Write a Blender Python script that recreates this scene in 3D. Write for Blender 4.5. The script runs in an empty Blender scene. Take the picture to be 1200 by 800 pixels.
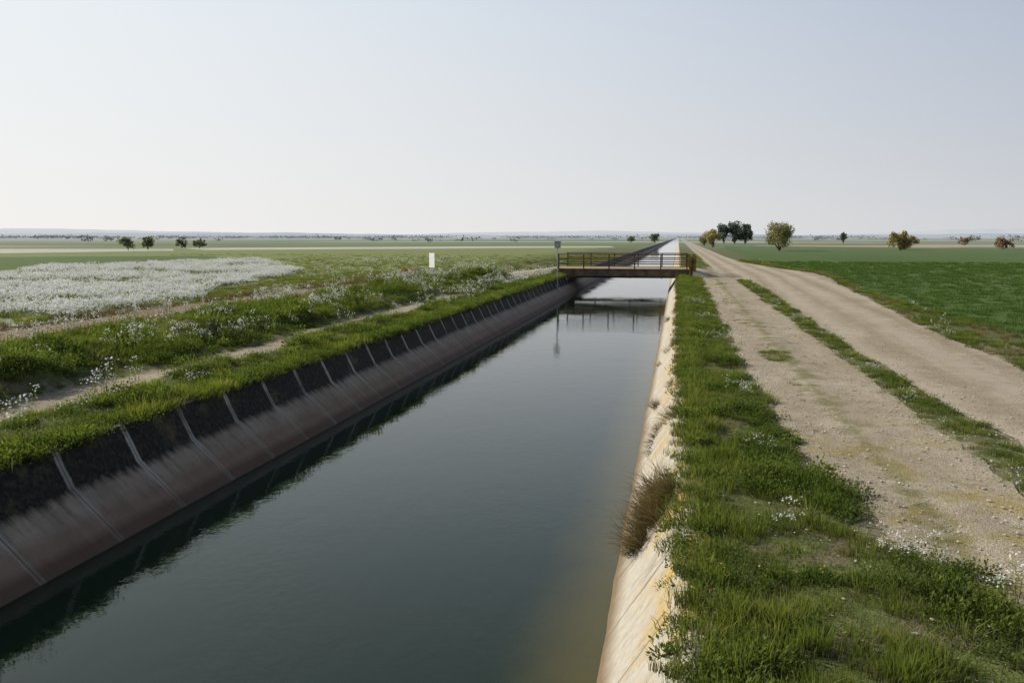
import bpy, math, random
from mathutils import Vector, noise, Matrix
random.seed(7)
R=random.random
def U(a,b): return a+(b-a)*R()
def nz(x,y,z=0.0): return noise.noise(Vector((x,y,z)))
def interp(tab,y):
    if y<=tab[0][0]: return tab[0][1]
    for (a,va),(b,vb) in zip(tab,tab[1:]):
        if y<=b: return va+(vb-va)*(y-a)/(b-a)
    return tab[-1][1]
def cl(v,a=0.0,b=1.0): return max(a,min(b,v))
def ss(v): v=cl(v); return v*v*(3-2*v)
scene=bpy.context.scene
scene.view_settings.view_transform='Standard'
try: scene.view_settings.look='None'
except Exception: pass
COL=scene.collection
WATER=-1.15; XL=-8.0; XR=0.12; BY0,BY1=57.5,62.5

# ------------------------------------------------ node helpers
class NT:
    def __init__(s,tree): s.t=tree; s.n=tree.nodes; s.l=tree.links
    def set(s,sock,v):
        if v is None: return
        if hasattr(v,'links') or isinstance(v,bpy.types.NodeSocket): s.l.new(v,sock)
        else:
            if sock.type=='RGBA' and len(v)==3: v=(*v,1)
            sock.default_value=v
    def math(s,op,a,b=None,c=None,clamp=False):
        n=s.n.new('ShaderNodeMath'); n.operation=op; n.use_clamp=clamp
        s.set(n.inputs[0],a); s.set(n.inputs[1],b); s.set(n.inputs[2],c); return n.outputs[0]
    def rng(s,v,a,b,c=0.0,d=1.0,smooth=False):
        n=s.n.new('ShaderNodeMapRange'); n.clamp=True
        if smooth: n.interpolation_type='SMOOTHSTEP'
        s.set(n.inputs[0],v)
        for i,q in enumerate((a,b,c,d)): s.set(n.inputs[i+1],q)
        return n.outputs[0]
    def mix(s,f,a,b,mode='MIX'):
        n=s.n.new('ShaderNodeMix'); n.data_type='RGBA'; n.blend_type=mode
        s.set(n.inputs[0],f); s.set(n.inputs[6],a); s.set(n.inputs[7],b); return n.outputs[2]
    def noise(s,vec,scale,detail=3,rough=.55,dist=0.0):
        n=s.n.new('ShaderNodeTexNoise'); s.set(n.inputs['Vector'],vec)
        n.inputs['Scale'].default_value=scale; n.inputs['Detail'].default_value=detail
        n.inputs['Roughness'].default_value=rough; n.inputs['Distortion'].default_value=dist
        return n.outputs[0]
    def pos(s): return s.n.new('ShaderNodeNewGeometry').outputs['Position']
    def xyz(s,v):
        n=s.n.new('ShaderNodeSeparateXYZ'); s.l.new(v,n.inputs[0]); return n.outputs
    def scale(s,v,sc):
        n=s.n.new('ShaderNodeVectorMath'); n.operation='MULTIPLY'; s.l.new(v,n.inputs[0]); n.inputs[1].default_value=sc; return n.outputs[0]
    def length(s,v):
        n=s.n.new('ShaderNodeVectorMath'); n.operation='LENGTH'; s.l.new(v,n.inputs[0]); return n.outputs['Value']
    def attr(s,name):
        n=s.n.new('ShaderNodeAttribute'); n.attribute_name=name; return n.outputs['Fac']
    def bump(s,h,st,dist=.02):
        n=s.n.new('ShaderNodeBump'); n.inputs['Strength'].default_value=st; n.inputs['Distance'].default_value=dist
        s.l.new(h,n.inputs['Height']); return n.outputs[0]
def newmat(name):
    m=bpy.data.materials.new(name); m.use_nodes=True
    t=NT(m.node_tree); b=m.node_tree.nodes['Principled BSDF']
    b.inputs['Roughness'].default_value=.9; b.inputs['Specular IOR Level'].default_value=.15
    return m,t,b
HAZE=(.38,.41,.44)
def haze(t,col,p=None,k=1300.0):  # aerial haze painted into base colour, growing with distance from the origin
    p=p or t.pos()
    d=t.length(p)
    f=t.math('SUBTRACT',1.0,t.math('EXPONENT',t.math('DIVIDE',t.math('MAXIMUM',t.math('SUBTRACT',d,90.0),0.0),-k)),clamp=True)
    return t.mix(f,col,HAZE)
def simple(name,col,col2=None,scale=3.0,rough=.85,metal=0.0,bumpst=0,hz=False):
    m,t,b=newmat(name); p=t.pos()
    c=col
    if col2:
        f=t.noise(p,scale,5,.65); c=t.mix(t.rng(f,.38,.62),col,col2)
        if bumpst: t.l.new(t.bump(f,bumpst,.02),b.inputs['Normal'])
    if hz: c=haze(t,c if col2 else t.mix(0.0,col,col),p)
    t.set(b.inputs['Base Color'],c if not isinstance(c,tuple) else (*c,1))
    b.inputs['Roughness'].default_value=rough; b.inputs['Metallic'].default_value=metal
    return m
def gravel_color(t,p):
    big=t.noise(p,.35,4,.6); mid=t.noise(p,2.2,4,.65); fine=t.noise(p,28,3,.7); f2=t.noise(p,70,2,.6)
    c=t.mix(t.rng(big,.35,.65),(.33,.275,.19),(.45,.39,.29))
    c=t.mix(t.math('MULTIPLY',t.rng(mid,.45,.68),.65),c,(.24,.195,.13))
    c=t.mix(t.math('MULTIPLY',t.rng(fine,.5,.64),.7),c,(.15,.12,.085))
    c=t.mix(t.math('MULTIPLY',t.rng(f2,.56,.66),.6),c,(.62,.57,.47))
    h=t.math('ADD',t.math('MULTIPLY',fine,.6),t.math('MULTIPLY',f2,.4))
    h=t.math('ADD',h,t.math('MULTIPLY',mid,.8))
    return c,h
def green_color(t,p):
    a=t.noise(p,.12,3,.6); b=t.noise(p,1.6,4,.65); c3=t.noise(p,11,3,.7)
    c=t.mix(t.rng(a,.35,.65),(.075,.10,.025),(.125,.145,.04))
    c=t.mix(t.rng(b,.4,.65),c,(.05,.07,.02))
    c=t.mix(t.math('MULTIPLY',t.rng(c3,.5,.62),.5),c,(.18,.175,.075))
    return c,c3
# ------------------------------------------------ mesh helpers
def mk(name,verts,faces,mats=(),parent=None,mi=None,smooth=False,col=None):
    me=bpy.data.meshes.new(name); me.from_pydata(verts,[],faces)
    for m in mats: me.materials.append(m)
    if mi: me.polygons.foreach_set('material_index',mi)
    if smooth: me.polygons.foreach_set('use_smooth',[True]*len(faces))
    me.update()
    o=bpy.data.objects.new(name,me); (col or COL).objects.link(o)
    if parent: o.parent=parent
    return o
def empty(name,loc=(0,0,0)):
    o=bpy.data.objects.new(name,None); COL.objects.link(o); o.location=loc; o.empty_display_size=.3; return o
def box(V,F,x0,x1,y0,y1,z0,z1,bev=0.0):
    i=len(V)
    V+= [(x0,y0,z0),(x1,y0,z0),(x1,y1,z0),(x0,y1,z0),(x0,y0,z1),(x1,y0,z1),(x1,y1,z1),(x0,y1,z1)]
    F+= [(i,i+3,i+2,i+1),(i+4,i+5,i+6,i+7),(i,i+1,i+5,i+4),(i+1,i+2,i+6,i+5),(i+2,i+3,i+7,i+6),(i+3,i,i+4,i+7)]
def tube(V,F,pts,rad,n=6):
    i0=len(V); P=[Vector(p) for p in pts]
    for k,p in enumerate(P):
        d=(P[min(k+1,len(P)-1)]-P[max(k-1,0)]).normalized()
        a=d.cross(Vector((1,0,0)) if abs(d.x)<.8 else Vector((0,1,0))).normalized(); b=d.cross(a)
        for j in range(n):
            an=2*math.pi*j/n; V.append(tuple(p+(a*math.cos(an)+b*math.sin(an))*rad[k]))
    for k in range(len(P)-1):
        for j in range(n):
            q=i0+k*n; F.append((q+j,q+(j+1)%n,q+n+(j+1)%n,q+n+j))
    F.append(tuple(range(i0,i0+n))); F.append(tuple(range(len(V)-1,len(V)-n-1,-1)))

# ------------------------------------------------ layout
TL=[(-40,3.4),(4,3.3),(6.3,2.6),(7.3,2.1),(10.7,1.62),(17.7,1.45),(60,1.5)]
RL=[(-40,4.7),(10,4.6),(20,4.4),(46,4.7),(55,4.5)]
RR=[(-40,6.7),(16,7.1),(29,7.8),(36,8.4),(50,9.5),(58,10.4),(67,10.4),(75,9),(92,7.2),(120,6.6)]
LT=[(-40,-19.0),(40,-18.6),(50,-16.5),(57,-11.5),(60,-8.6)]
def track_L(y): return interp(TL,y)+.14*nz(7.1,y*.6)+.09*nz(3,y*2)
def track_R(y): return 3.78+.14*nz(1.7,y*.5)+.08*nz(9,y*2.1)
def road_L(y): return interp(RL,y)+.13*nz(5.5,y*.5)+.07*nz(4,y*2.3)
def road_R(y): return interp(RR,y)+.15*nz(2.5,y*.45)+.08*nz(8,y*1.9)
def dirt(x,y):
    d=-9.0
    if x>0:
        if y<58: d=max(d,min(x-track_L(y),track_R(y)-x),min(x-road_L(y),road_R(y)-x))
        if y>54: 
            l=1.5 if y<66 else interp([(66,1.5),(80,3.0),(3000,3.0)],y)
            d=max(d,min(x-l,road_R(y)-x,(y-54)))
        d=max(d,min(y-BY0+1,BY1+1-y,x,6-x))
    else:
        if y<62:
            w=.30+.9*(nz(y*.27,3.3)+.02); d=max(d,w-abs(x+10.4+.35*nz(y*.2,8.)))
            d=max(d,1.3+.6*nz(y*.2,9.)-abs(x-interp(LT,y)))
        d=max(d,min(y-BY0+1,BY1+1-y,x+14,-x))
    return d
def H(x,y):
    if y>110 or x<-60 or x>30 or y<-30: return 0.0
    fade=cl(-dirt(x,y)/.6)
    n1=nz(x*.75,y*.55,1.1); n2=nz(x*2.3,y*2.1,4.2)
    e=ss((110-y)/40)
    if x<-8.1:
        a=ss((-8.15-x)/1.1)*ss((x+18.5)/3)
        m=ss((-11-x)/1.2)*ss((x+15.5)/2.2)
        return fade*e*a*(.12+.20*m+.32*n1*(.6+m)+.10*n2)
    if x<XR: return 0.0
    if x<4.8: return fade*(.05+.09*n1+.05*n2)*ss((x)/.3)*e
    if x<9.6: return fade*(.06+.08*n1+.05*n2)*ss((9.6-x)/.8)*e
    return 0.0

# ------------------------------------------------ ground sheet
Xs=[-6000,-3000,-1500,-700,-350,-180,-110,-80,-60,-45,-36,-30,-26,-23]
x=-21.0
while x<-8.35: Xs.append(round(x,3)); x+=.22
Xs+=[-8.3,-8.2,-8.16,-8.13,-6,-4,-2,.2,.23,.3]
x=.45
while x<9.8: Xs.append(round(x,3)); x+=.2
Xs+=[10.5,13,18,25,40,60,100,200,400,900,2000,6000]
Ys=[-3000,-600,-100,-40,-20,-10,-5,0]; y=1.5
while y<40: Ys.append(y); y+=.24
while y<110: Ys.append(y); y+=.24*y/30
while y<7500: Ys.append(y); y*=1.12
V=[];D=[]
for y in Ys:
    for x in Xs:
        V.append((x,y,-2.8 if -8.15<x<.22 and y<6500 else H(x,y))); D.append(dirt(x,y) if -40<y<3500 and -25<x<15 else -9)
nx=len(Xs); F=[(j*nx+i,j*nx+i+1,(j+1)*nx+i+1,(j+1)*nx+i) for j in range(len(Ys)-1) for i in range(nx-1)]
m,t,b=newmat('ground_soil_grass'); p=t.pos(); px=t.xyz(p)
g,gh=green_color(t,p)
soil=t.mix(t.noise(p,6,4,.7),(.12,.09,.055),(.25,.20,.13))
g=t.mix(t.math('MULTIPLY',t.rng(t.noise(p,1.6,5,.75),.50,.62),.85),g,soil)
lf=t.math('MULTIPLY',t.rng(px[1],45,70),t.rng(px[0],-16,-24))
g=t.mix(t.math('MULTIPLY',lf,.85),g,t.mix(t.noise(p,.35,5,.75),(.13,.175,.035),(.23,.25,.085)))
# far patchwork of fields
vo=t.n.new('ShaderNodeTexVoronoi'); vo.feature='F1'; vo.distance='CHEBYCHEV'; t.l.new(t.scale(p,(.0035,.011,0)),vo.inputs['Vector']); vo.inputs['Scale'].default_value=1
cr=t.n.new('ShaderNodeValToRGB'); cr.color_ramp.interpolation='CONSTANT'
els=cr.color_ramp.elements; els[0].color=(.08,.13,.03,1); els[1].position=.3; els[1].color=(.15,.18,.055,1)
for pp,c in ((.5,(.06,.095,.03,1)),(.64,(.36,.35,.26,1)),(.74,(.11,.15,.04,1)),(.88,(.26,.2,.13,1))):
    e=els.new(pp); e.color=c
t.l.new(t.xyz(vo.outputs['Color'])[0],cr.inputs[0])
dist=t.length(p)
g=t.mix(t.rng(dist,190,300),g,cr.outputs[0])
gc,ghh=gravel_color(t,p)
dm=t.math('ADD',t.attr('dirt'),t.math('MULTIPLY',t.math('SUBTRACT',t.noise(p,3.5,5,.7),.5),1.1))
dmask=t.rng(dm,-.22,.12)
gc=t.mix(t.rng(px[0],-14,-16,0,.7),gc,(.19,.125,.08))
c=t.mix(dmask,g,gc)
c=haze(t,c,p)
t.l.new(c,b.inputs['Base Color'])
t.l.new(t.bump(t.math('ADD',ghh,gh),.8,.04),b.inputs['Normal'])
ground=mk('ground',V,F,[m],smooth=True)
a=ground.data.attributes.new('dirt','FLOAT','POINT'); a.data.foreach_set('value',D)

# ------------------------------------------------ roads
def roadmat(name,strip=None):
    m,t,b=newmat(name); p=t.pos(); px=t.xyz(p); c,h=gravel_color(t,p)
    n=t.noise(p,1.6,5,.7)
    if strip:
        k=t.math('SUBTRACT',1.0,t.math('DIVIDE',t.math('ABSOLUTE',t.math('SUBTRACT',px[0],strip)),.5))
        k=t.rng(t.math('ADD',k,t.math('MULTIPLY',t.math('SUBTRACT',n,.5),3.2)),.55,1.1)
        c=t.mix(t.math('MULTIPLY',k,.75),c,(.14,.135,.05))
        moss=t.math('MULTIPLY',t.rng(t.noise(p,.8,4,.7),.50,.62),t.rng(px[1],15,9))
        c=t.mix(t.math('MULTIPLY',moss,.65),c,(.30,.235,.06))
    else:
        wx=t.math('SUBTRACT',px[0],t.math('MULTIPLY',t.rng(px[1],20,60),1.6))
        w=t.math('SINE',t.math('ADD',t.math('MULTIPLY',wx,4.1),t.math('MULTIPLY',t.noise(p,.25,3,.6),3.)))
        c=t.mix(t.math('MULTIPLY',t.rng(w,.0,1),.45),c,(.48,.42,.325))
        c=t.mix(t.math('MULTIPLY',t.rng(w,-.5,-1),.45),c,(.23,.19,.13))
    c=haze(t,c,p); t.l.new(c,b.inputs['Base Color']); t.l.new(t.bump(h,1.0,.03),b.inputs['Normal'])
    return m
def strip(name,y0,y1,fl,fr,mat,z=.012,nc=8,ruts=0):
    V=[];F=[];ys=[];y=y0
    while y<y1: ys.append(y); y+=.18 if 0<y<30 else max(.4,abs(y)*.02)
    ys.append(y1)
    for y in ys:
        l,r=fl(y),fr(y)
        for k in range(nc+1):
            q=k/nc; zz=.02*math.sin(math.pi*q)
            if ruts: zz+=(.012*math.cos(q*4*math.pi)-.012+.010*nz(q*4,y*.5,3))*math.sin(math.pi*q)+.006
            V.append((l+(r-l)*q,y,z+zz))
    w=nc+1
    F=[(j*w+i,j*w+i+1,(j+1)*w+i+1,(j+1)*w+i) for j in range(len(ys)-1) for i in range(nc)]
    return mk(name,V,F,[mat],smooth=True)
strip('gravel_track',-40,54.5,lambda y:track_L(y)+.06,track_R,roadmat('track_gravel',2.55),nc=16,ruts=1)
strip('gravel_road',-40,3000,lambda y: road_L(y) if y<54 else interp([(54,4.5),(56,1.9),(66,1.9),(80,3.1)],y),lambda y:road_R(y)-.05,roadmat('road_gravel'),z=.016,nc=16,ruts=1)

# ------------------------------------------------ field sheets
def poly(name,pts,mat,z=.02):
    return mk(name,[(x,y,z) for x,y in pts],[tuple(range(len(pts)))],[mat])
def inpoly(x,y,P):
    c=False;j=len(P)-1
    for i in range(len(P)):
        if (P[i][1]>y)!=(P[j][1]>y) and x<(P[j][0]-P[i][0])*(y-P[i][1])/(P[j][1]-P[i][1])+P[i][0]: c=not c
        j=i
    return c
def fieldmat(name,c1,c2,c3,sc=1.0,rows=0,fl=0):
    m,t,b=newmat(name); p=t.pos(); px=t.xyz(p)
    a=t.noise(p,.06*sc,4,.6); n=t.noise(p,1.3*sc,5,.75); f=t.noise(p,9,3,.75)
    c=t.mix(t.rng(a,.35,.65),c1,c2); c=t.mix(t.math('MULTIPLY',t.rng(n,.45,.65),.6),c,c3)
    if rows:
        w=t.math('SINE',t.math('MULTIPLY',px[0],rows)); c=t.mix(t.math('MULTIPLY',t.rng(w,.3,1),.3),c,c3)
        tr=t.math('SINE',t.math('MULTIPLY',t.math('ADD',px[0],t.math('MULTIPLY',a,2.)),.42)); c=t.mix(t.math('MULTIPLY',t.rng(tr,.985,1.),.4),c,(.12,.13,.06))
    if fl:
        c=t.mix(t.math('MULTIPLY',t.math('MULTIPLY',t.rng(f,.5,.6),t.rng(t.noise(p,.35,4,.65),.40,.52)),fl),c,(.66,.66,.62))
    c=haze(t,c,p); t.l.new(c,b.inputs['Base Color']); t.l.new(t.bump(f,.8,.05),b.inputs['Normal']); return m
WHEAT=[(9.3,-40),(9.3,20),(9.7,45),(11.2,58),(11.6,67),(9.9,76),(9.5,110),(11,200),(15,272),(80,212),(220,100),(300,-40)]
wm=fieldmat('wheat_leaf_cover',(.066,.118,.022),(.088,.138,.03),(.045,.08,.017),rows=15)
poly('wheat_field',WHEAT,wm)
poly('ploughed_field',[(31,259),(66,227),(95,268),(40,300)],fieldmat('ploughed_soil',(.36,.24,.14),(.40,.28,.17),(.30,.20,.12)))
poly('ploughed_field',[(86,208),(180,134),(230,160),(110,232)],fieldmat('ploughed_soil_red',(.25,.17,.10),(.28,.2,.12),(.16,.15,.07)))
FLOW=[(-20.7,8),(-20.5,21),(-21.3,30),(-27,52),(-31,61),(-50,90),(-54,71),(-56,56),(-75,40),(-75,8)]
FE=[]   # ragged field outline
for (ax,ay),(bx,by) in zip(FLOW,FLOW[1:]+FLOW[:1]):
    n=max(1,int(math.hypot(bx-ax,by-ay)/1.2))
    for k in range(n):
        x=ax+(bx-ax)*k/n; y=ay+(by-ay)*k/n; FE.append((x+1.5*nz(x*.35,y*.35,3)+.6*nz(x*1.3,y*1.3),y+1.8*nz(x*.35,y*.35,9)+.6*nz(x*1.3,y*1.3,4)))
poly('wildflower_field',FE,fieldmat('flower_cover',(.15,.18,.07),(.22,.24,.12),(.11,.14,.05),fl=.8),z=.02)
poly('crop_field',[(-57,56),(-55,72),(-52,90),(-70,109),(-97,95),(-140,40),(-76,40)],fieldmat('crop_leaf',(.07,.12,.022),(.085,.14,.027),(.045,.08,.016)))
fm=fieldmat('far_flower_cover',(.42,.42,.35),(.5,.5,.43),(.27,.3,.15))
poly('wildflower_field',[(-101,158),(-60,186),(-17,222),(-22,262),(-75,228),(-127,184)],fm)
poly('wildflower_field',[(-115,119),(-102,148),(-118,171),(-180,160),(-150,125)],fm)
poly('crop_field',[(-14,250),(-11,420),(-160,330),(-132,205),(-75,240)],fieldmat('crop_leaf_pale',(.10,.15,.035),(.13,.18,.045),(.08,.12,.025)),z=.03)

# ------------------------------------------------ canal lining
def concrete_left():
    m,t,b=newmat('weathered_concrete_black_algae'); p=t.pos(); px=t.xyz(p)
    n=t.noise(p,1.5,5,.7); n2=t.noise(t.scale(p,(2,9,1.2)),1.0,5,.7); nf=t.noise(p,14,4,.7)
    low=t.mix(t.rng(n,.35,.65),(.21,.17,.13),(.31,.26,.20))
    low=t.mix(t.math('MULTIPLY',t.rng(n2,.48,.66),.55),low,(.12,.085,.06))
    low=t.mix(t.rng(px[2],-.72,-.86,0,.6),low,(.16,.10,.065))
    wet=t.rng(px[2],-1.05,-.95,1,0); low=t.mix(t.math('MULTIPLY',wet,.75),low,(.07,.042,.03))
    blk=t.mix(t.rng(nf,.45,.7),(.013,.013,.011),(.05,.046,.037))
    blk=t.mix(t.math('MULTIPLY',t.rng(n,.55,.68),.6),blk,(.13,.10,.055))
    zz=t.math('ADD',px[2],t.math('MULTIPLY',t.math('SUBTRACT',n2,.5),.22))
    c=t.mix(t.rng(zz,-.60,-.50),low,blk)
    fr=t.math('ABSOLUTE',t.math('SUBTRACT',t.math('FRACT',t.math('DIVIDE',t.math('ADD',px[1],.65),1.35)),.5))
    jd=t.math('SUBTRACT',.5,fr)
    jw=t.math('ADD',jd,t.math('MULTIPLY',t.math('SUBTRACT',nf,.5),.05))
    j=t.math('MULTIPLY',t.rng(jw,.048,.03),t.rng(t.noise(t.scale(p,(1,.7,1)),1.3,3,.6),.36,.52,.3,.9))
    j=t.math('MULTIPLY',j,t.rng(px[2],-1.0,-.55,.25,1))
    c=t.mix(j,c,(.36,.35,.31))
    c=t.mix(t.rng(jd,.008,.004,0,.7),c,(.03,.028,.022))
    c=haze(t,c,p); t.l.new(c,b.inputs['Base Color']); t.l.new(t.bump(t.math('ADD',nf,n),.5,.03),b.inputs['Normal']); b.inputs['Roughness'].default_value=.75
    return m
def concrete_right():
    m,t,b=newmat('pale_concrete_lichen'); p=t.pos(); px=t.xyz(p)
    n=t.noise(p,1.1,5,.7); nf=t.noise(p,12,4,.7); n2=t.noise(t.scale(p,(1.5,7,1)),1.0,5,.7)
    c=t.mix(t.rng(nf,.35,.65),(.38,.355,.30),(.47,.44,.38))
    c=t.mix(t.math('MULTIPLY',t.rng(n2,.5,.66),.5),c,(.26,.215,.15))
    li=t.math('MULTIPLY',t.rng(t.math('ADD',n,t.math('MULTIPLY',nf,.35)),.66,.76),t.rng(px[2],-.85,-.1))
    c=t.mix(t.math('MULTIPLY',li,.85),c,(.43,.29,.06))
    blk=t.math('MULTIPLY',t.rng(t.noise(t.scale(p,(1,2.2,1)),2.1,5,.75),.56,.63),t.rng(px[2],-.9,-.1)); c=t.mix(t.math('MULTIPLY',blk,.7),c,(.11,.09,.06))
    c=t.mix(t.rng(t.math('ADD',px[2],t.math('MULTIPLY',n,.25)),-.98,-.74,.88,0),c,(.15,.10,.045))
    fr=t.math('FRACT',t.math('DIVIDE',px[1],1.35)); j=t.rng(t.math('ABSOLUTE',t.math('SUBTRACT',fr,.5)),.008,.016,.7,0); c=t.mix(j,c,(.12,.10,.07))
    c=haze(t,c,p); t.l.new(c,b.inputs['Base Color']); t.l.new(t.bump(t.math('ADD',nf,n),.45,.03),b.inputs['Normal']); return m
def sweep(name,prof,mat,jit=0.0,parent=None):
    ys=[-30];y=-30
    while y<3000:
        y+= .3 if 0<y<30 else (1.35 if y<110 else y*.06)
        ys.append(y)
    V=[];w=len(prof)
    for y in ys:
        for k,(px_,pz) in enumerate(prof):
            j=jit*(nz(y*.9,k*.4)*.6+nz(y*3.1,k*3.)*.4)
            V.append((px_+j,y,pz+j*.4))
    F=[(j*w+i,j*w+i+1,(j+1)*w+i+1,(j+1)*w+i) for j in range(len(ys)-1) for i in range(w-1)]
    return mk(name,V,F,[mat],parent=parent,smooth=False)
canal=empty('irrigation_canal')
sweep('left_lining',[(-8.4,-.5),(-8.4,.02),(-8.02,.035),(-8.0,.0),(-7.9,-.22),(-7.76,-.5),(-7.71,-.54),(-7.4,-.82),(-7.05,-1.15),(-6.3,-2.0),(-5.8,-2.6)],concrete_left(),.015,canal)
sweep('right_lining',[(-1.7,-2.6),(-1.3,-2.1),(-.62,-1.15),(-.42,-.84),(-.22,-.53),(-.05,-.25),(.06,-.07),(.10,.0),(.15,.03),(.36,.02),(.4,-.5)],concrete_right(),.055,canal)
mk('canal_bed',[(-6.2,-30,-2.55),(-1.2,-30,-2.55),(-1.2,3000,-2.55),(-6.2,3000,-2.55)],[(0,1,2,3)],[simple('canal_silt',(.06,.055,.035))],parent=canal)
# water
m,t,b=newmat('canal_water'); p=t.pos(); px=t.xyz(p)
n=t.noise(p,.5,4,.6)
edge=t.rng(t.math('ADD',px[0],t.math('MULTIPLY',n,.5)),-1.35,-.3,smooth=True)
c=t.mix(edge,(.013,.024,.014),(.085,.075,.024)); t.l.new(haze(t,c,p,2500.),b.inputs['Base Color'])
b.inputs['Roughness'].default_value=.03; b.inputs['IOR'].default_value=1.333; b.inputs['Specular IOR Level'].default_value=.5
w1=t.noise(t.scale(p,(1.0,.7,1)),1.6,3,.5,.6); w2=t.noise(p,9,2,.5,.3); w3=t.noise(p,.35,2,.5)
hgt=t.math('ADD',t.math('MULTIPLY',w1,.5),t.math('MULTIPLY',t.math('MULTIPLY',w2,.3),t.rng(w3,.40,.6,.15,1)))
t.l.new(t.bump(hgt,.34,.022),b.inputs['Normal'])
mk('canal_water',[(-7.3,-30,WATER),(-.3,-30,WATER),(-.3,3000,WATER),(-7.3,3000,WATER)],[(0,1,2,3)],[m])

# ------------------------------------------------ bridge
rust=simple('rusty_steel',(.075,.05,.035),(.15,.10,.06),5,.8)
ochre=simple('lichen_covered_steel',(.28,.18,.05),(.12,.08,.04),4,.85)
conc=simple('bridge_concrete',(.24,.19,.13),(.36,.29,.18),2.5,.9,bumpst=.4)
br=empty('canal_bridge',(0,0,0))
V=[];F=[]
box(V,F,-8.9,1.0,BY0+.15,BY1-.15,.36,.54)
mk('deck',V,F,[conc],br)
V=[];F=[]
for y in (BY0,BY1-.13):     # I-girders
    box(V,F,-8.6,.75,y+.05,y+.09,.07,.50); box(V,F,-8.6,.75,y-.04,y+.17,.02,.068); box(V,F,-8.6,.75,y-.04,y+.17,.502,.56)
    for k in range(11):
        x=-8.3+k*.88; box(V,F,x,x+.03,y-.03,y+.048,.07,.50)
for k in range(5):
    y=BY0+.6+k*.85; box(V,F,-8.5,.6,y,y+.12,.15,.358)
mk('girders',V,F,[simple('painted_rusty_girder',(.19,.135,.08),(.10,.075,.05),2.5,.8)],br)
V=[];F=[]
for y in (BY0+.03,BY1-.03):
    for k in range(6):
        x=-8.45+k*1.82; box(V,F,x-.04,x+.04,y-.04,y+.04,.562,1.6)
    for z in (1.58,1.25,.92):
        tube(V,F,[(-8.55,y-.07,z),(-4,y-.07,z-.015),(.75,y-.07,z)],[.035]*3,6)
    tube(V,F,[(-8.45,y+.0,.6),(-9.1,y,.05)],[.03,.03],6); tube(V,F,[(.65,y,.6),(1.3,y,.05)],[.03,.03],6)
mk('railings',V,F,[rust],br)
V=[];F=[]
for y in (BY0-.12,BY1-.05):
    for x in (.86,1.2): box(V,F,x-.08,x+.08,y,y+.14,-.1,1.5)
    box(V,F,.78,1.28,y+.145,y+.2,.45,1.3)
mk('end_posts',V,F,[ochre],br)
V=[];F=[]
box(V,F,-9.0,-7.85,BY0-.1,BY1+.1,-.9,-.035); box(V,F,-.02,1.15,BY0-.1,BY1+.1,-.9,-.035)
box(V,F,-8.95,-8.62,BY0-.1,BY1+.1,-.03,.35); box(V,F,.78,1.1,BY0+.15,BY1-.15,-.03,.35)
mk('abutments',V,F,[conc],br)
V=[];F=[]
tube(V,F,[(-8.2,BY1+.35,-.18),(-4,BY1+.35,-.2),(.3,BY1+.35,-.18)],[.16]*3,10)
for x in (-6.3,-3.6,-1.2): box(V,F,x-.03,x+.03,BY1+.1,BY1+.6,-.02,.03); box(V,F,x-.03,x+.03,BY1+.52,BY1+.56,-.4,-.02)
mk('service_pipe',V,F,[rust],br)
V=[];F=[]
for s,(xa,xb) in enumerate(((-13,-8.95),(1.05,4.6))):
    za,zb=((.03,.545) if s==0 else (.545,.03)); i=len(V)
    V+=[(xa,BY0+.1,za),(xb,BY0+.1,zb),(xb,BY1-.1,zb),(xa,BY1-.1,za),(xa,BY0-.9,0),(xb,BY0-.9,-.02),(xb,BY1+.9,-.02),(xa,BY1+.9,0)]
    F+=[(i,i+1,i+2,i+3),(i+4,i+5,i+1,i),(i+3,i+2,i+6,i+7),(i+1,i+5,i+6,i+2),(i+4,i,i+3,i+7)]
mk('approach_ramps',V,F,[roadmat('ramp_gravel')],br)

# gauge pole
po=empty('gauging_pole',(-7.72,52,0)); gal=simple('galvanised_steel',(.36,.37,.38),(.28,.29,.30),6,.5,.3)
V=[];F=[]; tube(V,F,[(0,0,-.6),(0,0,2.35)],[.04,.035],8); mk('shaft',V,F,[gal],po)
V=[];F=[]; box(V,F,-.19,.19,-.1,.1,2.1,2.5); box(V,F,-.23,.23,-.14,.14,2.503,2.54); mk('instrument_box',V,F,[gal],po)
V=[];F=[]; box(V,F,-.12,.12,-.12,.12,-.62,-.5); box(V,F,-.3,.0,-.02,.02,-.4,-.36); mk('bracket',V,F,[gal],po)
# sign
sg=empty('information_sign',(-18.0,57.4,0)); sg.rotation_euler=(0,0,math.radians(-40))
V=[];F=[]; box(V,F,-.36,.36,-.015,.015,.55,1.62); mk('panel',V,F,[simple('white_sign_paint',(.84,.84,.82),(.8,.8,.77),9,.5)],sg)
V=[];F=[]; box(V,F,-.26,-.21,.018,.06,0,1.55); box(V,F,.21,.26,.018,.06,0,1.55); box(V,F,-.38,.38,.018,.045,1.625,1.66);mk('posts',V,F,[gal],sg)
V=[];F=[]
for k in range(4): box(V,F,-.26,.26-.1*(k%3),-.0175,-.0155,.72+.18*k,.75+.18*k)
mk('lettering',V,F,[simple('sign_print',(.55,.6,.55))],sg)

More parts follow.
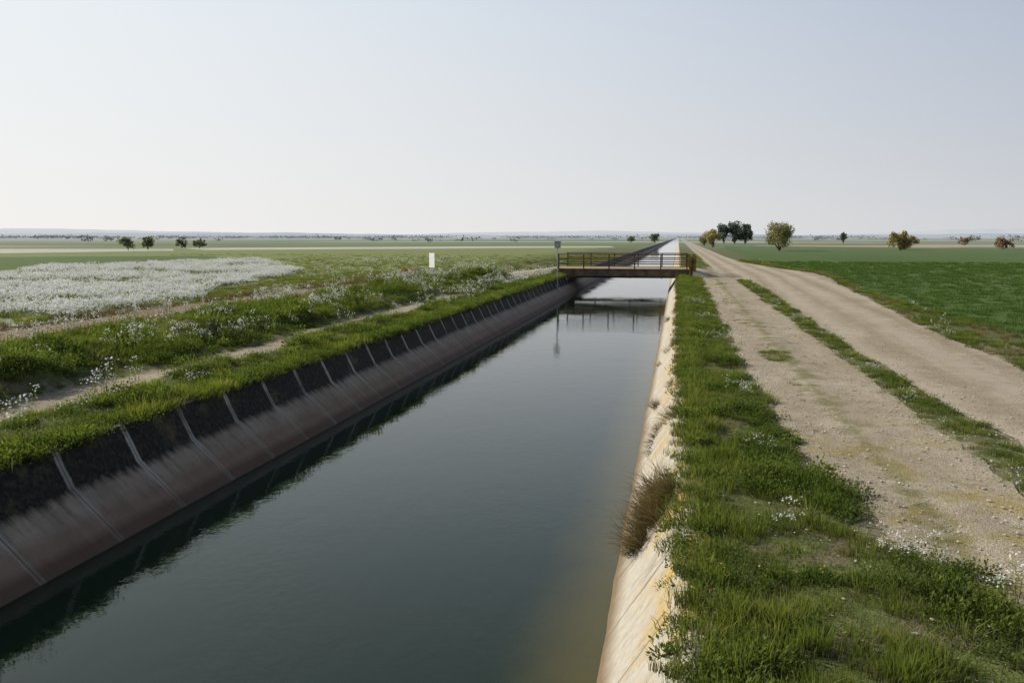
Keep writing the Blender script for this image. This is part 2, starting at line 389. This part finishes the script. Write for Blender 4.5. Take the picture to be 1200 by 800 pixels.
# ------------------------------------------------ vegetation materials
def leafmat(name,c1,c2,base=None,trans=.35,hz=False,rough=.6,tint=(1.25,1.25,.7)):
    m,t,b=newmat(name); oi=t.n.new('ShaderNodeObjectInfo'); tc=t.n.new('ShaderNodeTexCoord')
    p=t.pos()
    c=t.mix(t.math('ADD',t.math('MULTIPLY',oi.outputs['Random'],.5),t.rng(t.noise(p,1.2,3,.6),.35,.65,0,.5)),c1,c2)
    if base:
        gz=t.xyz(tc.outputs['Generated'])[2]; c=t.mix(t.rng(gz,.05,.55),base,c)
    if hz: c=haze(t,c,p,900.)
    t.l.new(c,b.inputs['Base Color']); b.inputs['Roughness'].default_value=rough
    tr=t.n.new('ShaderNodeBsdfTranslucent'); t.l.new(t.mix(1.0,c,tint,'MULTIPLY'),tr.inputs[0])
    mx=t.n.new('ShaderNodeMixShader'); mx.inputs[0].default_value=trans
    t.l.new(b.outputs[0],mx.inputs[1]); t.l.new(tr.outputs[0],mx.inputs[2])
    t.l.new(mx.outputs[0],t.n['Material Output'].inputs[0]); return m
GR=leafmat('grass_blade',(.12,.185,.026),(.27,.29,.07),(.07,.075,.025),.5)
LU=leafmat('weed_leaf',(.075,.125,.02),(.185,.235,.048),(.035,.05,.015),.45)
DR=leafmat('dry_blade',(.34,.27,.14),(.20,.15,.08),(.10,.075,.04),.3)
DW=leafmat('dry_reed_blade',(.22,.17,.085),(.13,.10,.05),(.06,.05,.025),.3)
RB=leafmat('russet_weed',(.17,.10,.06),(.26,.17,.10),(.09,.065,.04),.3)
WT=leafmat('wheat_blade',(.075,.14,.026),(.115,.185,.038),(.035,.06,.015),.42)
WH=leafmat('white_petal',(.84,.84,.83),(.78,.78,.76),None,.35,tint=(1,1,1))
YE=leafmat('yellow_petal',(.7,.5,.04),(.75,.55,.05),None,.3)
def blades(V,F,n,rad,h0,h1,w,lean=.5):
    for _ in range(n):
        a=U(0,6.283); r=rad*math.sqrt(R()); bx,by=r*math.cos(a),r*math.sin(a)
        h=U(h0,h1)*(1-.4*r/rad); la=a+U(-.8,.8); ln=h*U(.1,lean)*(0.4+r/rad)
        wa=U(0,3.14); wx,wy=math.cos(wa)*w*.5,math.sin(wa)*w*.5
        i=len(V)
        for f,s in ((0,1.0),(.5,.85)):
            q=f*f*ln; V.append((bx+math.cos(la)*q-wx*s,by+math.sin(la)*q-wy*s,h*f)); V.append((bx+math.cos(la)*q+wx*s,by+math.sin(la)*q+wy*s,h*f))
        V.append((bx+math.cos(la)*ln,by+math.sin(la)*ln,h*U(.85,1)))
        F+=[(i,i+1,i+3,i+2),(i+2,i+3,i+4)]
def leaf(V,F,c,d,up,L,W):
    s=d.cross(up).normalized(); i=len(V)
    for a,bb,z in ((0,0,0),(.45,.5,.08),(1,0,-.1),(.45,-.5,.08)):
        V.append(tuple(c+d*(a*L)+s*(bb*W)+up*(z*L)))
    F.append((i,i+1,i+2,i+3))
def rv(zb=0.0):
    v=Vector((U(-1,1),U(-1,1),U(-1,1)+zb)); return v.normalized() if v.length>.05 else Vector((0,0,1))
def weeds(V,F,n,rad,h,L0,L1,bl=25):
    lumps=[(U(-.75,.75)*rad,U(-.75,.75)*rad,U(.35,1)*h,U(.35,.7)*rad) for _ in range(6)]
    for _ in range(n):
        lx,ly,lh,lr=random.choice(lumps); a=U(0,6.283); el=math.acos(U(0,1)); 
        d=Vector((math.sin(el)*math.cos(a),math.sin(el)*math.sin(a),math.cos(el)))
        q=U(.4,1.15); c=Vector((lx+d.x*lr*q,ly+d.y*lr*q,d.z*lh*q+.01))
        dd=(d+Vector((U(-.8,.8),U(-.8,.8),U(-.3,.7)))).normalized(); up=(d+rv()*.6).normalized()
        if abs(dd.dot(up))>.97: continue
        L=U(L0,L1); leaf(V,F,c,dd,(up-dd*up.dot(dd)).normalized(),L,L*.6)
    blades(V,F,bl,rad,h*.5,h*1.35,.006,.8)
def flowers(V,F,MI,n,rad,h0,h1,sz,heads=6,petal=1):
    for _ in range(n):
        a=U(0,6.283); r=rad*math.sqrt(R()); x,y=r*math.cos(a),r*math.sin(a); h=U(h0,h1); tx,ty=x+U(-.08,.08),y+U(-.08,.08)
        i=len(V); V+=[(x-.003,y,0),(x+.003,y,0),(tx+.002,ty,h),(tx-.002,ty,h)]; F.append((i,i+1,i+2,i+3)); MI.append(0)
        for k in range(5):
            q=U(.1,.75); L=U(.03,.07)*h*2; d=rv(.3); V0=len(F); leaf(V,F,Vector((x+(tx-x)*q,y+(ty-y)*q,h*q)),d,Vector((-d.y,d.x,.5)).normalized(),L,L*.35); MI+= [0]*(len(F)-V0)
        for k in range(heads):
            c=Vector((tx+U(-.045,.045),ty+U(-.045,.045),h+U(-.07,.03))); up=(rv(.9)); s1=up.cross(Vector((1,0,.1))).normalized(); s2=up.cross(s1)
            i=len(V); z=sz*U(.6,1.1)
            for q in range(8):
                an=q*math.pi/4; rr=z*(1 if q%2==0 else .45); V.append(tuple(c+(s1*math.cos(an)+s2*math.sin(an))*rr+up*(.003 if q%2==0 else 0)))
            F.append(tuple(range(i,i+8))); MI.append(petal)
def coll(name,builders):
    c=bpy.data.collections.new(name)
    for k,(fn,mats) in enumerate(builders):
        V=[];F=[];MI=[]; fn(V,F,MI)
        o=mk(name+'_piece',V,F,mats,mi=MI if MI else None,col=c)
    return c
def B(*a,**k): return lambda V,F,MI: blades(V,F,*a,**k)
def Wd(*a): return lambda V,F,MI: weeds(V,F,*a)
def Fl(*a,**k): return lambda V,F,MI: flowers(V,F,MI,*a,**k)
cg=coll('grass_tufts',[(B(80,.2,.10,.24,.0078),[GR]) for _ in range(4)]+[(B(50,.14,.16,.34,.008,lean=.8),[GR]) for _ in range(2)])
cw=coll('weed_clumps',[(Wd(180,.22,.17,.022,.044),[LU]) for _ in range(3)]+[(Wd(200,.26,.12,.016,.032),[LU]) for _ in range(2)]+[(Wd(120,.2,.24,.032,.062),[LU])])
cd=coll('dry_tufts',[(B(70,.12,.2,.45,.006,lean=1.1),[DR]) for _ in range(3)])
cdw=coll('reed_tufts',[(B(70,.12,.2,.45,.006,lean=1.1),[DW]) for _ in range(3)])
crb=coll('russet_tufts',[(B(60,.2,.2,.5,.009,lean=.7),[RB]) for _ in range(3)])
cf=coll('flower_stalks',[(Fl(6,.16,.25,.5,.018),[LU,WH]) for _ in range(4)])
cff=coll('flower_patches',[(Fl(28,.5,.22,.42,.032,heads=5),[LU,WH]) for _ in range(4)])
cy=coll('yellow_flower_stalks',[(Fl(3,.1,.1,.25,.014,heads=2),[LU,YE]) for _ in range(2)])
cwt=coll('wheat_tufts',[(B(44,.24,.14,.24,.012,lean=.6),[WT]) for _ in range(4)])
cfar=coll('meadow_tufts',[(B(40,.35,.10,.24,.02,lean=.6),[GR]) for _ in range(4)])
def stone(V,F,MI):
    n=7
    rr=[U(.7,1.2) for _ in range(n)]
    for z,s in ((-.3,.8),(.15,1.0),(.45,.55)):
        for j in range(n):
            a=j*2*math.pi/n; V.append((math.cos(a)*s*rr[j]+U(-.1,.1),math.sin(a)*s*rr[j]*.8+U(-.1,.1),z+U(-.08,.08)))
    for k in range(2):
        for j in range(n): F.append((k*n+j,k*n+(j+1)%n,(k+1)*n+(j+1)%n,(k+1)*n+j))
    F.append(tuple(range(2*n,3*n)))
ST=leafmat('stone',(.34,.29,.22),(.6,.55,.46),None,0.0)
cs=coll('pebbles',[(stone,[ST]) for _ in range(5)])
def scatter(name,c,pts,nvar):
    me=bpy.data.meshes.new(name); me.from_pydata([(p[0],p[1],p[2]) for p in pts],[],[])
    a=me.attributes.new('rot','FLOAT_VECTOR','POINT'); a.data.foreach_set('vector',[q for p in pts for q in (p[4],p[5],p[6])])
    a=me.attributes.new('scl','FLOAT_VECTOR','POINT'); a.data.foreach_set('vector',[q for p in pts for q in (p[3],p[3],p[3]*p[7])])
    a=me.attributes.new('idx','INT','POINT'); a.data.foreach_set('value',[random.randrange(nvar) for _ in pts])
    o=bpy.data.objects.new(name,me); COL.objects.link(o)
    ng=bpy.data.node_groups.new(name+'_scatter','GeometryNodeTree')
    ng.interface.new_socket('Geometry',in_out='INPUT',socket_type='NodeSocketGeometry'); ng.interface.new_socket('Geometry',in_out='OUTPUT',socket_type='NodeSocketGeometry')
    N=ng.nodes; L=ng.links; gi=N.new('NodeGroupInput'); go=N.new('NodeGroupOutput'); ip=N.new('GeometryNodeInstanceOnPoints'); ci=N.new('GeometryNodeCollectionInfo')
    ci.inputs['Collection'].default_value=c; ci.inputs['Separate Children'].default_value=True; ci.inputs['Reset Children'].default_value=True
    def at(nm,ty):
        n=N.new('GeometryNodeInputNamedAttribute'); n.data_type=ty; n.inputs['Name'].default_value=nm; return n.outputs[0]
    er=N.new('FunctionNodeEulerToRotation'); L.new(at('rot','FLOAT_VECTOR'),er.inputs[0])
    L.new(gi.outputs[0],ip.inputs['Points']); L.new(ci.outputs[0],ip.inputs['Instance']); ip.inputs['Pick Instance'].default_value=True
    L.new(at('idx','INT'),ip.inputs['Instance Index']); L.new(er.outputs[0],ip.inputs['Rotation']); L.new(at('scl','FLOAT_VECTOR'),ip.inputs['Scale'])
    L.new(ip.outputs[0],go.inputs[0]); md=o.modifiers.new('scatter','NODES'); md.node_group=ng
    print(name,len(pts)); return o
def P(x,y,s,zs=1.0,z=None,tilt=.15): return (x,y,(H(x,y)-.01) if z is None else z,s,U(-tilt,tilt),U(-tilt,tilt),U(0,6.283),zs)
def area(x0,x1,y0,y1,dens):
    n=int((x1-x0)*(y1-y0)*dens)
    for _ in range(n): yield U(x0,x1),U(y0,y1)

gp=[];wp=[];fp=[];dp=[];rp=[];yp=[];far=[]
def patch(x,y,k=.5,s=0): return nz(x*k,y*k,s)
# right bank strip
for x,y in area(.12,3.8,3.2,58,36):
    if dirt(x,y)>0 or x>track_L(y)+.05: continue
    if y>14 and R()>14/y+.2: continue
    sc=U(.6,1.1)*(1+.012*y)
    n=patch(x,y,1.1,5)+.35*patch(x,y,3.1,2); bare=patch(x,y,.9,15)+.4*patch(x,y,2.7,22)
    if bare>.22:
        if R()<.18: dp.append(P(x,y,sc*.35))
        elif R()<.35: gp.append(P(x,y,sc*.45,.6))
        continue
    if n>.06: wp.append(P(x,y,sc*.85,U(.6,1.25)))
    else: gp.append(P(x,y,sc*U(.55,1.0),U(.55,1.1)))
for _ in range(460):
    y=4+52*R()**1.3; x=.2+abs(random.gauss(0,.2)); (wp if R()<.4 else gp).append(P(x,y,U(.55,1.15)*(1+.008*y)))
for (cx,cy_,r,n_) in ((1.2,9.2,.5,26),(.95,12.5,.4,20),(2.1,6.6,.45,22),(1.0,18,.4,18),(.8,24,.5,18),(1.1,10.6,.35,14),(2.6,6.0,.3,8),(.6,6.6,.3,9),(1.1,15,.35,12)):
    for _ in range(n_):
        a=U(0,6.28);q=r*math.sqrt(R()); x,y=cx+q*math.cos(a),cy_+q*math.sin(a)*1.4
        wp.append(P(x,y,U(.6,1.15),U(.9,1.35),z=H(x,y)+.07*(1-q/r),tilt=.35))
for (cx,cy_,r,n_) in ((.7,5.6,.4,24),(1.5,5.3,.35,12),(.6,7.6,.3,12),(.5,10.2,.3,10)):
    for _ in range(n_):
        a=U(0,6.28);q=r*math.sqrt(R()); x,y=cx+q*math.cos(a),cy_+q*math.sin(a); gp.append(P(x,y,U(.7,1.0),U(1,1.3)))
# flowers right
for (cx,cy_,r,n_) in ((2.05,7.0,.35,8),(2.5,6.4,.2,4),(1.2,7.4,.3,2),(1.1,14,.4,6),(1.2,22,.5,9),(1.0,33,.5,10),(.9,27,.5,6),(1.0,10,.4,2)):
    for _ in range(n_): x,y=cx+random.gauss(0,r*.5),cy_+random.gauss(0,r*.7); fp.append(P(x,y,U(.5,.8),z=H(x,y)+.02))
for _ in range(26): x,y=U(.4,1.3),U(4.5,30); yp.append(P(x,y,U(.6,1)))
# verge between track and road
for x,y in area(3.5,4.95,4,56,30):
    if dirt(x,y)>.06: continue
    if y>16 and R()>16/y+.2: continue
    n=patch(x,y,.8,2)+.4*patch(x,y,2.6,7)
    if n<-.25: continue
    k=.55 if dirt(x,y)>-.12 else 1
    (wp if n>.15 else gp).append(P(x,y,k*U(.45,.9)*(1+.01*y),U(.55,1.0)))
    if R()<.05: fp.append(P(x,y,U(.4,.75)))
    if R()<.01: yp.append(P(x,y,U(.5,.9)))
# verge between road and wheat
for x,y in area(6.6,11.8,8,100,16):
    if dirt(x,y)>.05 or x>interp([(0,9.3),(45,9.7),(58,11.2),(67,11.6),(76,9.9),(110,9.5)],y): continue
    if y>18 and R()>18/y+.12: continue
    n=patch(x,y,.6,3)+.4*patch(x,y,2.2,5)
    if n>.22: wp.append(P(x,y,U(.5,.95)*(1+.01*y)))
    elif n>-.15: gp.append(P(x,y,U(.5,.85)*(1+.012*y),U(.5,.9)))
    elif R()<.6: dp.append(P(x,y,U(.25,.55)*(1+.012*y)))
    if R()<.012: fp.append(P(x,y,U(.5,.9)))
# central grass of the track
for _ in range(620):
    y=5+45*R()**1.2; x=2.55+random.gauss(0,.24)
    if patch(x,y,.55,9)<.0: continue
    gp.append(P(x,y,U(.2,.5)*(1+.012*y),.6,z=.0))
for _ in range(60):
    a=U(0,6.28);q=math.sqrt(R()); gp.append(P(2.35+.35*q*math.cos(a),19.5+1.1*q*math.sin(a),U(.4,.7),.6,z=.02))
for _ in range(170):
    x,y=U(1.6,3.7),U(5,40); gp.append(P(x,y,U(.12,.32),.7,z=.01))
# left bank
for x,y in area(-17.6,-8.02,5,62,18):
    d=dirt(x,y)
    if d>.0: continue
    if y>22 and R()>22/y+.05: continue
    n=patch(x,y,.45,6)+.35*patch(x,y,1.6,9); sc=U(.75,1.25)*(1+.008*y)
    if d>-.35: sc*=.5
    if x<-15: sc*=.75
    mound=ss((-11-x)/1.2)*ss((x+15.5)/1.5)
    if n>.0: wp.append(P(x,y,sc*(.85+.7*mound*cl(n*2.5+.3)),U(.8,1.4)))
    elif n>-.42 or R()<.4: gp.append(P(x,y,sc*(.8+.3*mound),U(.5,.95)))
for _ in range(70):
    cx,cy_=U(-14.8,-8.7),6+44*R()**1.2
    if dirt(cx,cy_)>-.7: continue
    r=U(.25,.6)*(1.0 if cx>-11 else 1.5)
    for k in range(int(24*r)):
        a=U(0,6.28);q=r*math.sqrt(R()); x,y=cx+q*math.cos(a),cy_+q*math.sin(a)*1.3
        wp.append(P(x,y,U(1.0,1.6),U(1.0,1.5),z=H(x,y)+.15*(1-q/r),tilt=.3))
for _ in range(1200):
    y=5+55*R()**1.1; x=-8.08-abs(random.gauss(0,.22)); (wp if patch(x,y,.5,6)>-.1 else gp).append(P(x,y,U(.8,1.35)*(1+.006*y)))
# left flowers in drifts
for x,y in area(-17,-8.3,7,62,4.0):
    if dirt(x,y)>-.2: continue
    if patch(x,y,.38,12)+.3*patch(x,y,1.4,2)+.10*(y>25)>.19: fp.append(P(x,y,U(.7,1.2)*(1+.006*y),z=H(x,y)+.14))
for x,y in area(-17,-8.6,40,62,3.5):
    if dirt(x,y)<0 and patch(x,y,.3,2)>.1: fp.append(P(x,y,U(.8,1.3)))
# russet weeds along dirt track
for x,y in area(-21.5,-16.2,14,56,8):
    d=dirt(x,y)
    if d>.3: continue
    if patch(x,y,.35,20)>-.15: rp.append(P(x,y,U(.35,.75)))
    elif R()<.6: gp.append(P(x,y,U(.6,1.0),.7))
# meadow beyond
for x,y in area(-80,-15,46,125,1.5):
    if inpoly(x,y,FE) or dirt(x,y)>0 or x<-.75*y-6: continue
    if x<-52 and y<110 : continue
    if R()<1.1-y/120: far.append(P(x,y,U(.8,1.3),U(.5,.9),z=0))
for x,y in area(-26,-20.5,14,62,4):
    if not inpoly(x,y,FE) and dirt(x,y)<0: gp.append(P(x,y,U(.9,1.5),.7,z=0))
for x,y in area(-16,-8.5,62,120,2.5):
    if R()<.6: far.append(P(x,y,U(.8,1.4),.8))
for x,y in area(.5,3.0,64,140,3): far.append(P(x,y,U(.5,1.0),.8))
for x,y in area(-34,-18,44,100,.6):
    if patch(x,y,.15,1)>.08: fp.append(P(x,y,U(1,1.6),z=0))
ffp=[]
for x,y in area(-75,-20,14,92,3.2):
    if not inpoly(x,y,FE): continue
    if x<-.72*y-12: continue
    if y>40 and R()>40/y: continue
    e=patch(x,y,.16,8)+.5*patch(x,y,.6,3)
    if e<-.17 or (x>-24.5 and e<.05): 
        gp.append(P(x,y,U(1,1.6),z=0)); continue
    ffp.append(P(x,y,U(.75,1.25),U(.8,1.1),z=0,tilt=.05))
# wheat tufts in drill rows
wtp=[]
for x,y in area(9.3,60,9,95,8):
    if x>1.25*y+6 or not inpoly(x,y,WHEAT): continue
    dd=math.hypot(x,y)
    if dd>24 and R()>(24/dd)**1.5: continue
    x=round(x/.30)*.30+U(-.07,.07)
    wtp.append(P(x,y,U(.8,1.1)*(1+.012*max(0,dd-20)),U(.6,.85),z=.01))
# dry grass hanging on right wall
dw=[]
for (cy_,n_,s) in ((9.4,26,1.1),(8.9,18,.95),(13.4,7,.75),(16.5,5,.6),(23,5,.7),(34,4,.8)):
    for _ in range(n_):
        y=cy_+random.gauss(0,.28); k=U(.05,.75); x=.1-.72*k; z=-1.15*k+.02
        dw.append((x,y,z,s*U(.7,1.25),U(-.3,.3),-U(.5,1.3),U(-.4,.4),1.0))
scatter('dry_reeds',cdw,dw,3)
ov=[];og=[]
for _ in range(340):
    y=4+50*R()**1.3; (ov if R()<.4 else og).append((.12+U(-.12,.1),y,U(-.1,.03),U(.4,.85),U(-.3,.3),-U(.2,.9),U(0,6.28),1.0))
scatter('bank_weeds',cw,wp+ov,6); scatter('bank_grass',cg,gp+og,6); scatter('white_wildflowers',cf,fp,4); scatter('dry_grass',cd,dp,3)
scatter('russet_weeds',crb,rp,3); scatter('meadow_grass',cfar,far,4); scatter('wildflower_drift',cff,ffp,4); scatter('wheat_crop',cwt,wtp,4); scatter('yellow_wildflowers',cy,yp,2)
sp=[]
for x,y in area(.3,7.6,4,26,90):
    dd=dirt(x,y)
    if dd<-.3 and R()<.8: continue
    if R()>7/y+.05: continue
    s=.006+.018*R()**3; sp.append((x,y,max(.02,H(x,y))+s*.1+.01,s,0,0,U(0,6.28),.8))
scatter('gravel_stones',cs,sp,5)

# ------------------------------------------------ trees
bark=simple('tree_bark',(.09,.07,.05),(.14,.11,.08),4,.9,hz=True)
def tree(name,x,y,h,w,c1,c2,n=2600,trunk=.22,seed=1,ls=.28,nst=1,cone=0.0):
    random.seed(seed); V=[];F=[];MI=[]
    th=h*trunk; cz=th+(h-th)*.48; cl_=[]
    for k in range(26):
        d=rv(.1); q=U(.2,.85); zz=d.z*(h-th)*.5*q; ww=1-cone*cl(.5+zz/(h-th))
        cl_.append((Vector((d.x*w*.5*q*ww,d.y*w*.5*q*ww,cz+zz)),U(.10,.26)*min(w,h)*(1-.4*cone)))
    for s in range(nst):
        ox=(s-(nst-1)/2)*w*.3; tube(V,F,[(ox,0,-.1),(ox+U(-.1,.1),U(-.1,.1),th*.7),(ox+U(-.2,.2),U(-.2,.2),th*1.2),(ox*.8+U(-.2,.2),0,h*.6)],[h*.03,h*.024,h*.018,h*.008],6)
    for c,r in cl_[:12]:
        tube(V,F,[(c.x*.1,c.y*.1,th*U(.7,1.1)),(c.x*.55,c.y*.5,(th+c.z)*.5),tuple(c)],[h*.014,h*.009,h*.004],4)
    MI=[0]*len(F)
    for _ in range(n):
        c,r=random.choice(cl_); d=rv(); q=c+d*r*(U(0,1)**.5)*U(.8,1.15)
        if q.z<.1: q.z=U(.1,.5)
        u=rv(); v=u.cross(rv()).normalized(); L=ls*U(.6,1.3); i=len(V)
        V+=[tuple(q-u*L*.6),tuple(q+v*L*.4),tuple(q+u*L*.6),tuple(q-v*L*.4)]; F.append((i,i+1,i+2,i+3)); MI.append(1)
    o=mk(name,V,F,[bark,leafmat(name+'_foliage',c1,c2,None,.35,hz=True)],mi=MI); o.location=(x,y,0); return o
olive=((.20,.185,.075),(.28,.26,.11)); gold=((.31,.24,.08),(.40,.32,.11)); dark=((.04,.055,.035),(.06,.08,.045)); redb=((.26,.16,.09),(.32,.21,.12)); mid=((.10,.12,.05),(.15,.17,.07))
tree('willow_tree',20.5,172.9,6.4,6.8,*olive,n=5200,trunk=.04,seed=3)
tree('pine_tree',18.9,349,8.6,7.4,*dark,n=3400,trunk=.08,seed=4,ls=.55); tree('pine_tree',23.2,351,10.0,8.6,*dark,n=3800,trunk=.06,seed=5,ls=.55); tree('pine_tree',27.6,350,8.4,7.8,*dark,n=3200,trunk=.06,seed=6,ls=.55)
tree('willow_tree',9.4,227,5.2,5.4,*gold,n=3000,trunk=.04,seed=7); tree('willow_tree',8.4,268,4.4,5.6,*olive,n=2600,trunk=.04,seed=8)
tree('cypress_tree',68,359,5.8,4.4,*dark,n=2200,trunk=.08,seed=9,ls=.35,cone=.6)
tree('golden_shrub',47.6,188.8,4.6,7.8,*gold,n=4800,trunk=.02,seed=10)
tree('russet_shrub',76,211,3.1,5.6,*redb,n=2400,trunk=.02,seed=11); tree('russet_shrub',96,300,3.2,6,*redb,n=1800,trunk=.02,seed=21)
tree('olive_tree',-115,151,3.0,3.6,*mid,n=1500,trunk=.14,seed=12); tree('olive_tree',-112,153.5,3.2,3.2,*mid,n=1400,trunk=.14,seed=13); tree('olive_tree',-119,176,2.6,3.4,*mid,n=1200,trunk=.1,seed=14); tree('olive_tree',-115.5,178,2.4,4.2,*mid,n=1300,trunk=.1,seed=15)
tree('poplar_tree',-11.5,408,5.2,6.5,*mid,n=2000,trunk=.05,seed=16,ls=.4); tree('poplar_tree',-24,420,3.6,5,*mid,n=1200,trunk=.05,seed=17,ls=.4)
o=tree('dry_bush',-16.7,48.3,1.0,2.0,*redb,n=1500,trunk=.05,seed=18,ls=.09)
# distant belt of trees: one object
random.seed(31); V=[];F=[]
def far_tree(x,y,h,w,n):
    lobes=[(U(-.35,.35)*w,U(-.3,.3)*w,U(.3,.7)*h) for _ in range(6)]
    for _ in range(n):
        a=random.choice(lobes); q=Vector((x+a[0]+random.gauss(0,.13)*w,y+a[1]+random.gauss(0,.13)*w,max(.1,a[2]+random.gauss(0,.17)*h)))
        u=rv(); v=u.cross(rv()).normalized(); L=.16*h*U(.6,1.4); i=len(V)
        V.extend([tuple(q-u*L),tuple(q+v*L*.8),tuple(q+u*L),tuple(q-v*L*.8)]); F.append((i,i+1,i+2,i+3))
for _ in range(330):
    az=math.radians(U(-52,30)); d=U(450,1500); x,y=d*math.sin(az),d*math.cos(az)
    if -30<x<25 or nz(az*7,d*.003,3)<.08: continue
    h=U(1.8,4.2); far_tree(x,y,h,h*U(1.2,4.0),40)
for _ in range(620):
    az=math.radians(U(-52,32)); d=U(1500,2700)
    if nz(az*5,1.3)<-.25: continue
    far_tree(d*math.sin(az),d*math.cos(az),U(3.5,8),U(35,110),46)
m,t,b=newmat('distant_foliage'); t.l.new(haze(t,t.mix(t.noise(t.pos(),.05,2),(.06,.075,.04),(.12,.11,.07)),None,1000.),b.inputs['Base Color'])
mk('distant_tree_belt',V,F,[m])
# distant hills
def hills(name,d,h0,h1,seed,az0,az1,col):
    V=[];F=[];n=260
    for k in range(n+1):
        az=math.radians(az0+(az1-az0)*k/n); e=min(1,k/25,(n-k)/25)
        h=(h0+(h1-h0)*cl(.5+.9*nz(k*.022,seed)+.25*nz(k*.09,seed+3)+.07*nz(k*.4,seed)))*e
        for q,(dd,hh) in enumerate(((d,-5),(d*1.06,h*.55),(d*1.15,h),(d*1.4,-5))): V.append((dd*math.sin(az),dd*math.cos(az),hh))
    for k in range(n):
        for q in range(3): i=k*4+q; F.append((i,i+4,i+5,i+1))
    return mk(name,V,F,[col],smooth=True)
hm=simple('hazy_hillside',(.37,.42,.47),(.41,.45,.49),.002); hm2=simple('hazy_hillside_far',(.51,.55,.59),(.53,.56,.60),.001)  # pale bluish base colours carry the painted distance haze
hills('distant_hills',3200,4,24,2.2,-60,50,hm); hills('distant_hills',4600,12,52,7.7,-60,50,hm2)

# ------------------------------------------------ light
EL,AZ=33.0,-78.0   # azimuth measured from +Y toward +X
sd=Vector((math.sin(math.radians(AZ))*math.cos(math.radians(EL)),math.cos(math.radians(AZ))*math.cos(math.radians(EL)),math.sin(math.radians(EL))))
su=bpy.data.lights.new('sun','SUN'); su.energy=4.6; su.angle=math.radians(.6); su.color=(1,.92,.78)
so=bpy.data.objects.new('sun',su); COL.objects.link(so); so.rotation_euler=(-sd).to_track_quat('-Z','Y').to_euler(); so.location=(-30,20,30)
w=bpy.data.worlds.new('World'); scene.world=w; w.use_nodes=True; t=NT(w.node_tree)
bg=w.node_tree.nodes['Background']; sky=t.n.new('ShaderNodeTexSky'); sky.sky_type='NISHITA'; sky.sun_disc=False
sky.sun_elevation=math.radians(EL); sky.sun_rotation=math.radians(AZ); sky.air_density=1.0; sky.dust_density=2.5; sky.ozone_density=1.5
tc=t.n.new('ShaderNodeTexCoord'); d=tc.outputs['Generated']; dz=t.xyz(d)
dp_=t.n.new('ShaderNodeVectorMath'); dp_.operation='DOT_PRODUCT'; t.l.new(d,dp_.inputs[0]); a0=math.radians(-70); dp_.inputs[1].default_value=(math.sin(a0),math.cos(a0),0)
k=t.rng(dp_.outputs['Value'],-.05,.92)
hor=t.mix(k,(6.1,6.25,6.5),(9.0,8.9,8.65))
top=t.mix(k,(3.6,4.5,6.0),(8.2,8.9,9.5))
hz=t.mix(t.rng(dz[2],.02,.34),hor,top)
f=t.rng(dz[2],.25,.75,1,0,smooth=True)
c=t.mix(f,sky.outputs[0],hz)
t.l.new(c,bg.inputs[0]); bg.inputs[1].default_value=.10
# ------------------------------------------------ camera
cam=bpy.data.cameras.new('camera'); cam.sensor_width=36; cam.lens=28; cam.clip_end=20000; cam.clip_start=.05
co=bpy.data.objects.new('camera',cam); COL.objects.link(co); co.location=(0,0,2.8)
co.rotation_euler=(math.radians(90-7.45),0,math.radians(11.7)); scene.camera=co
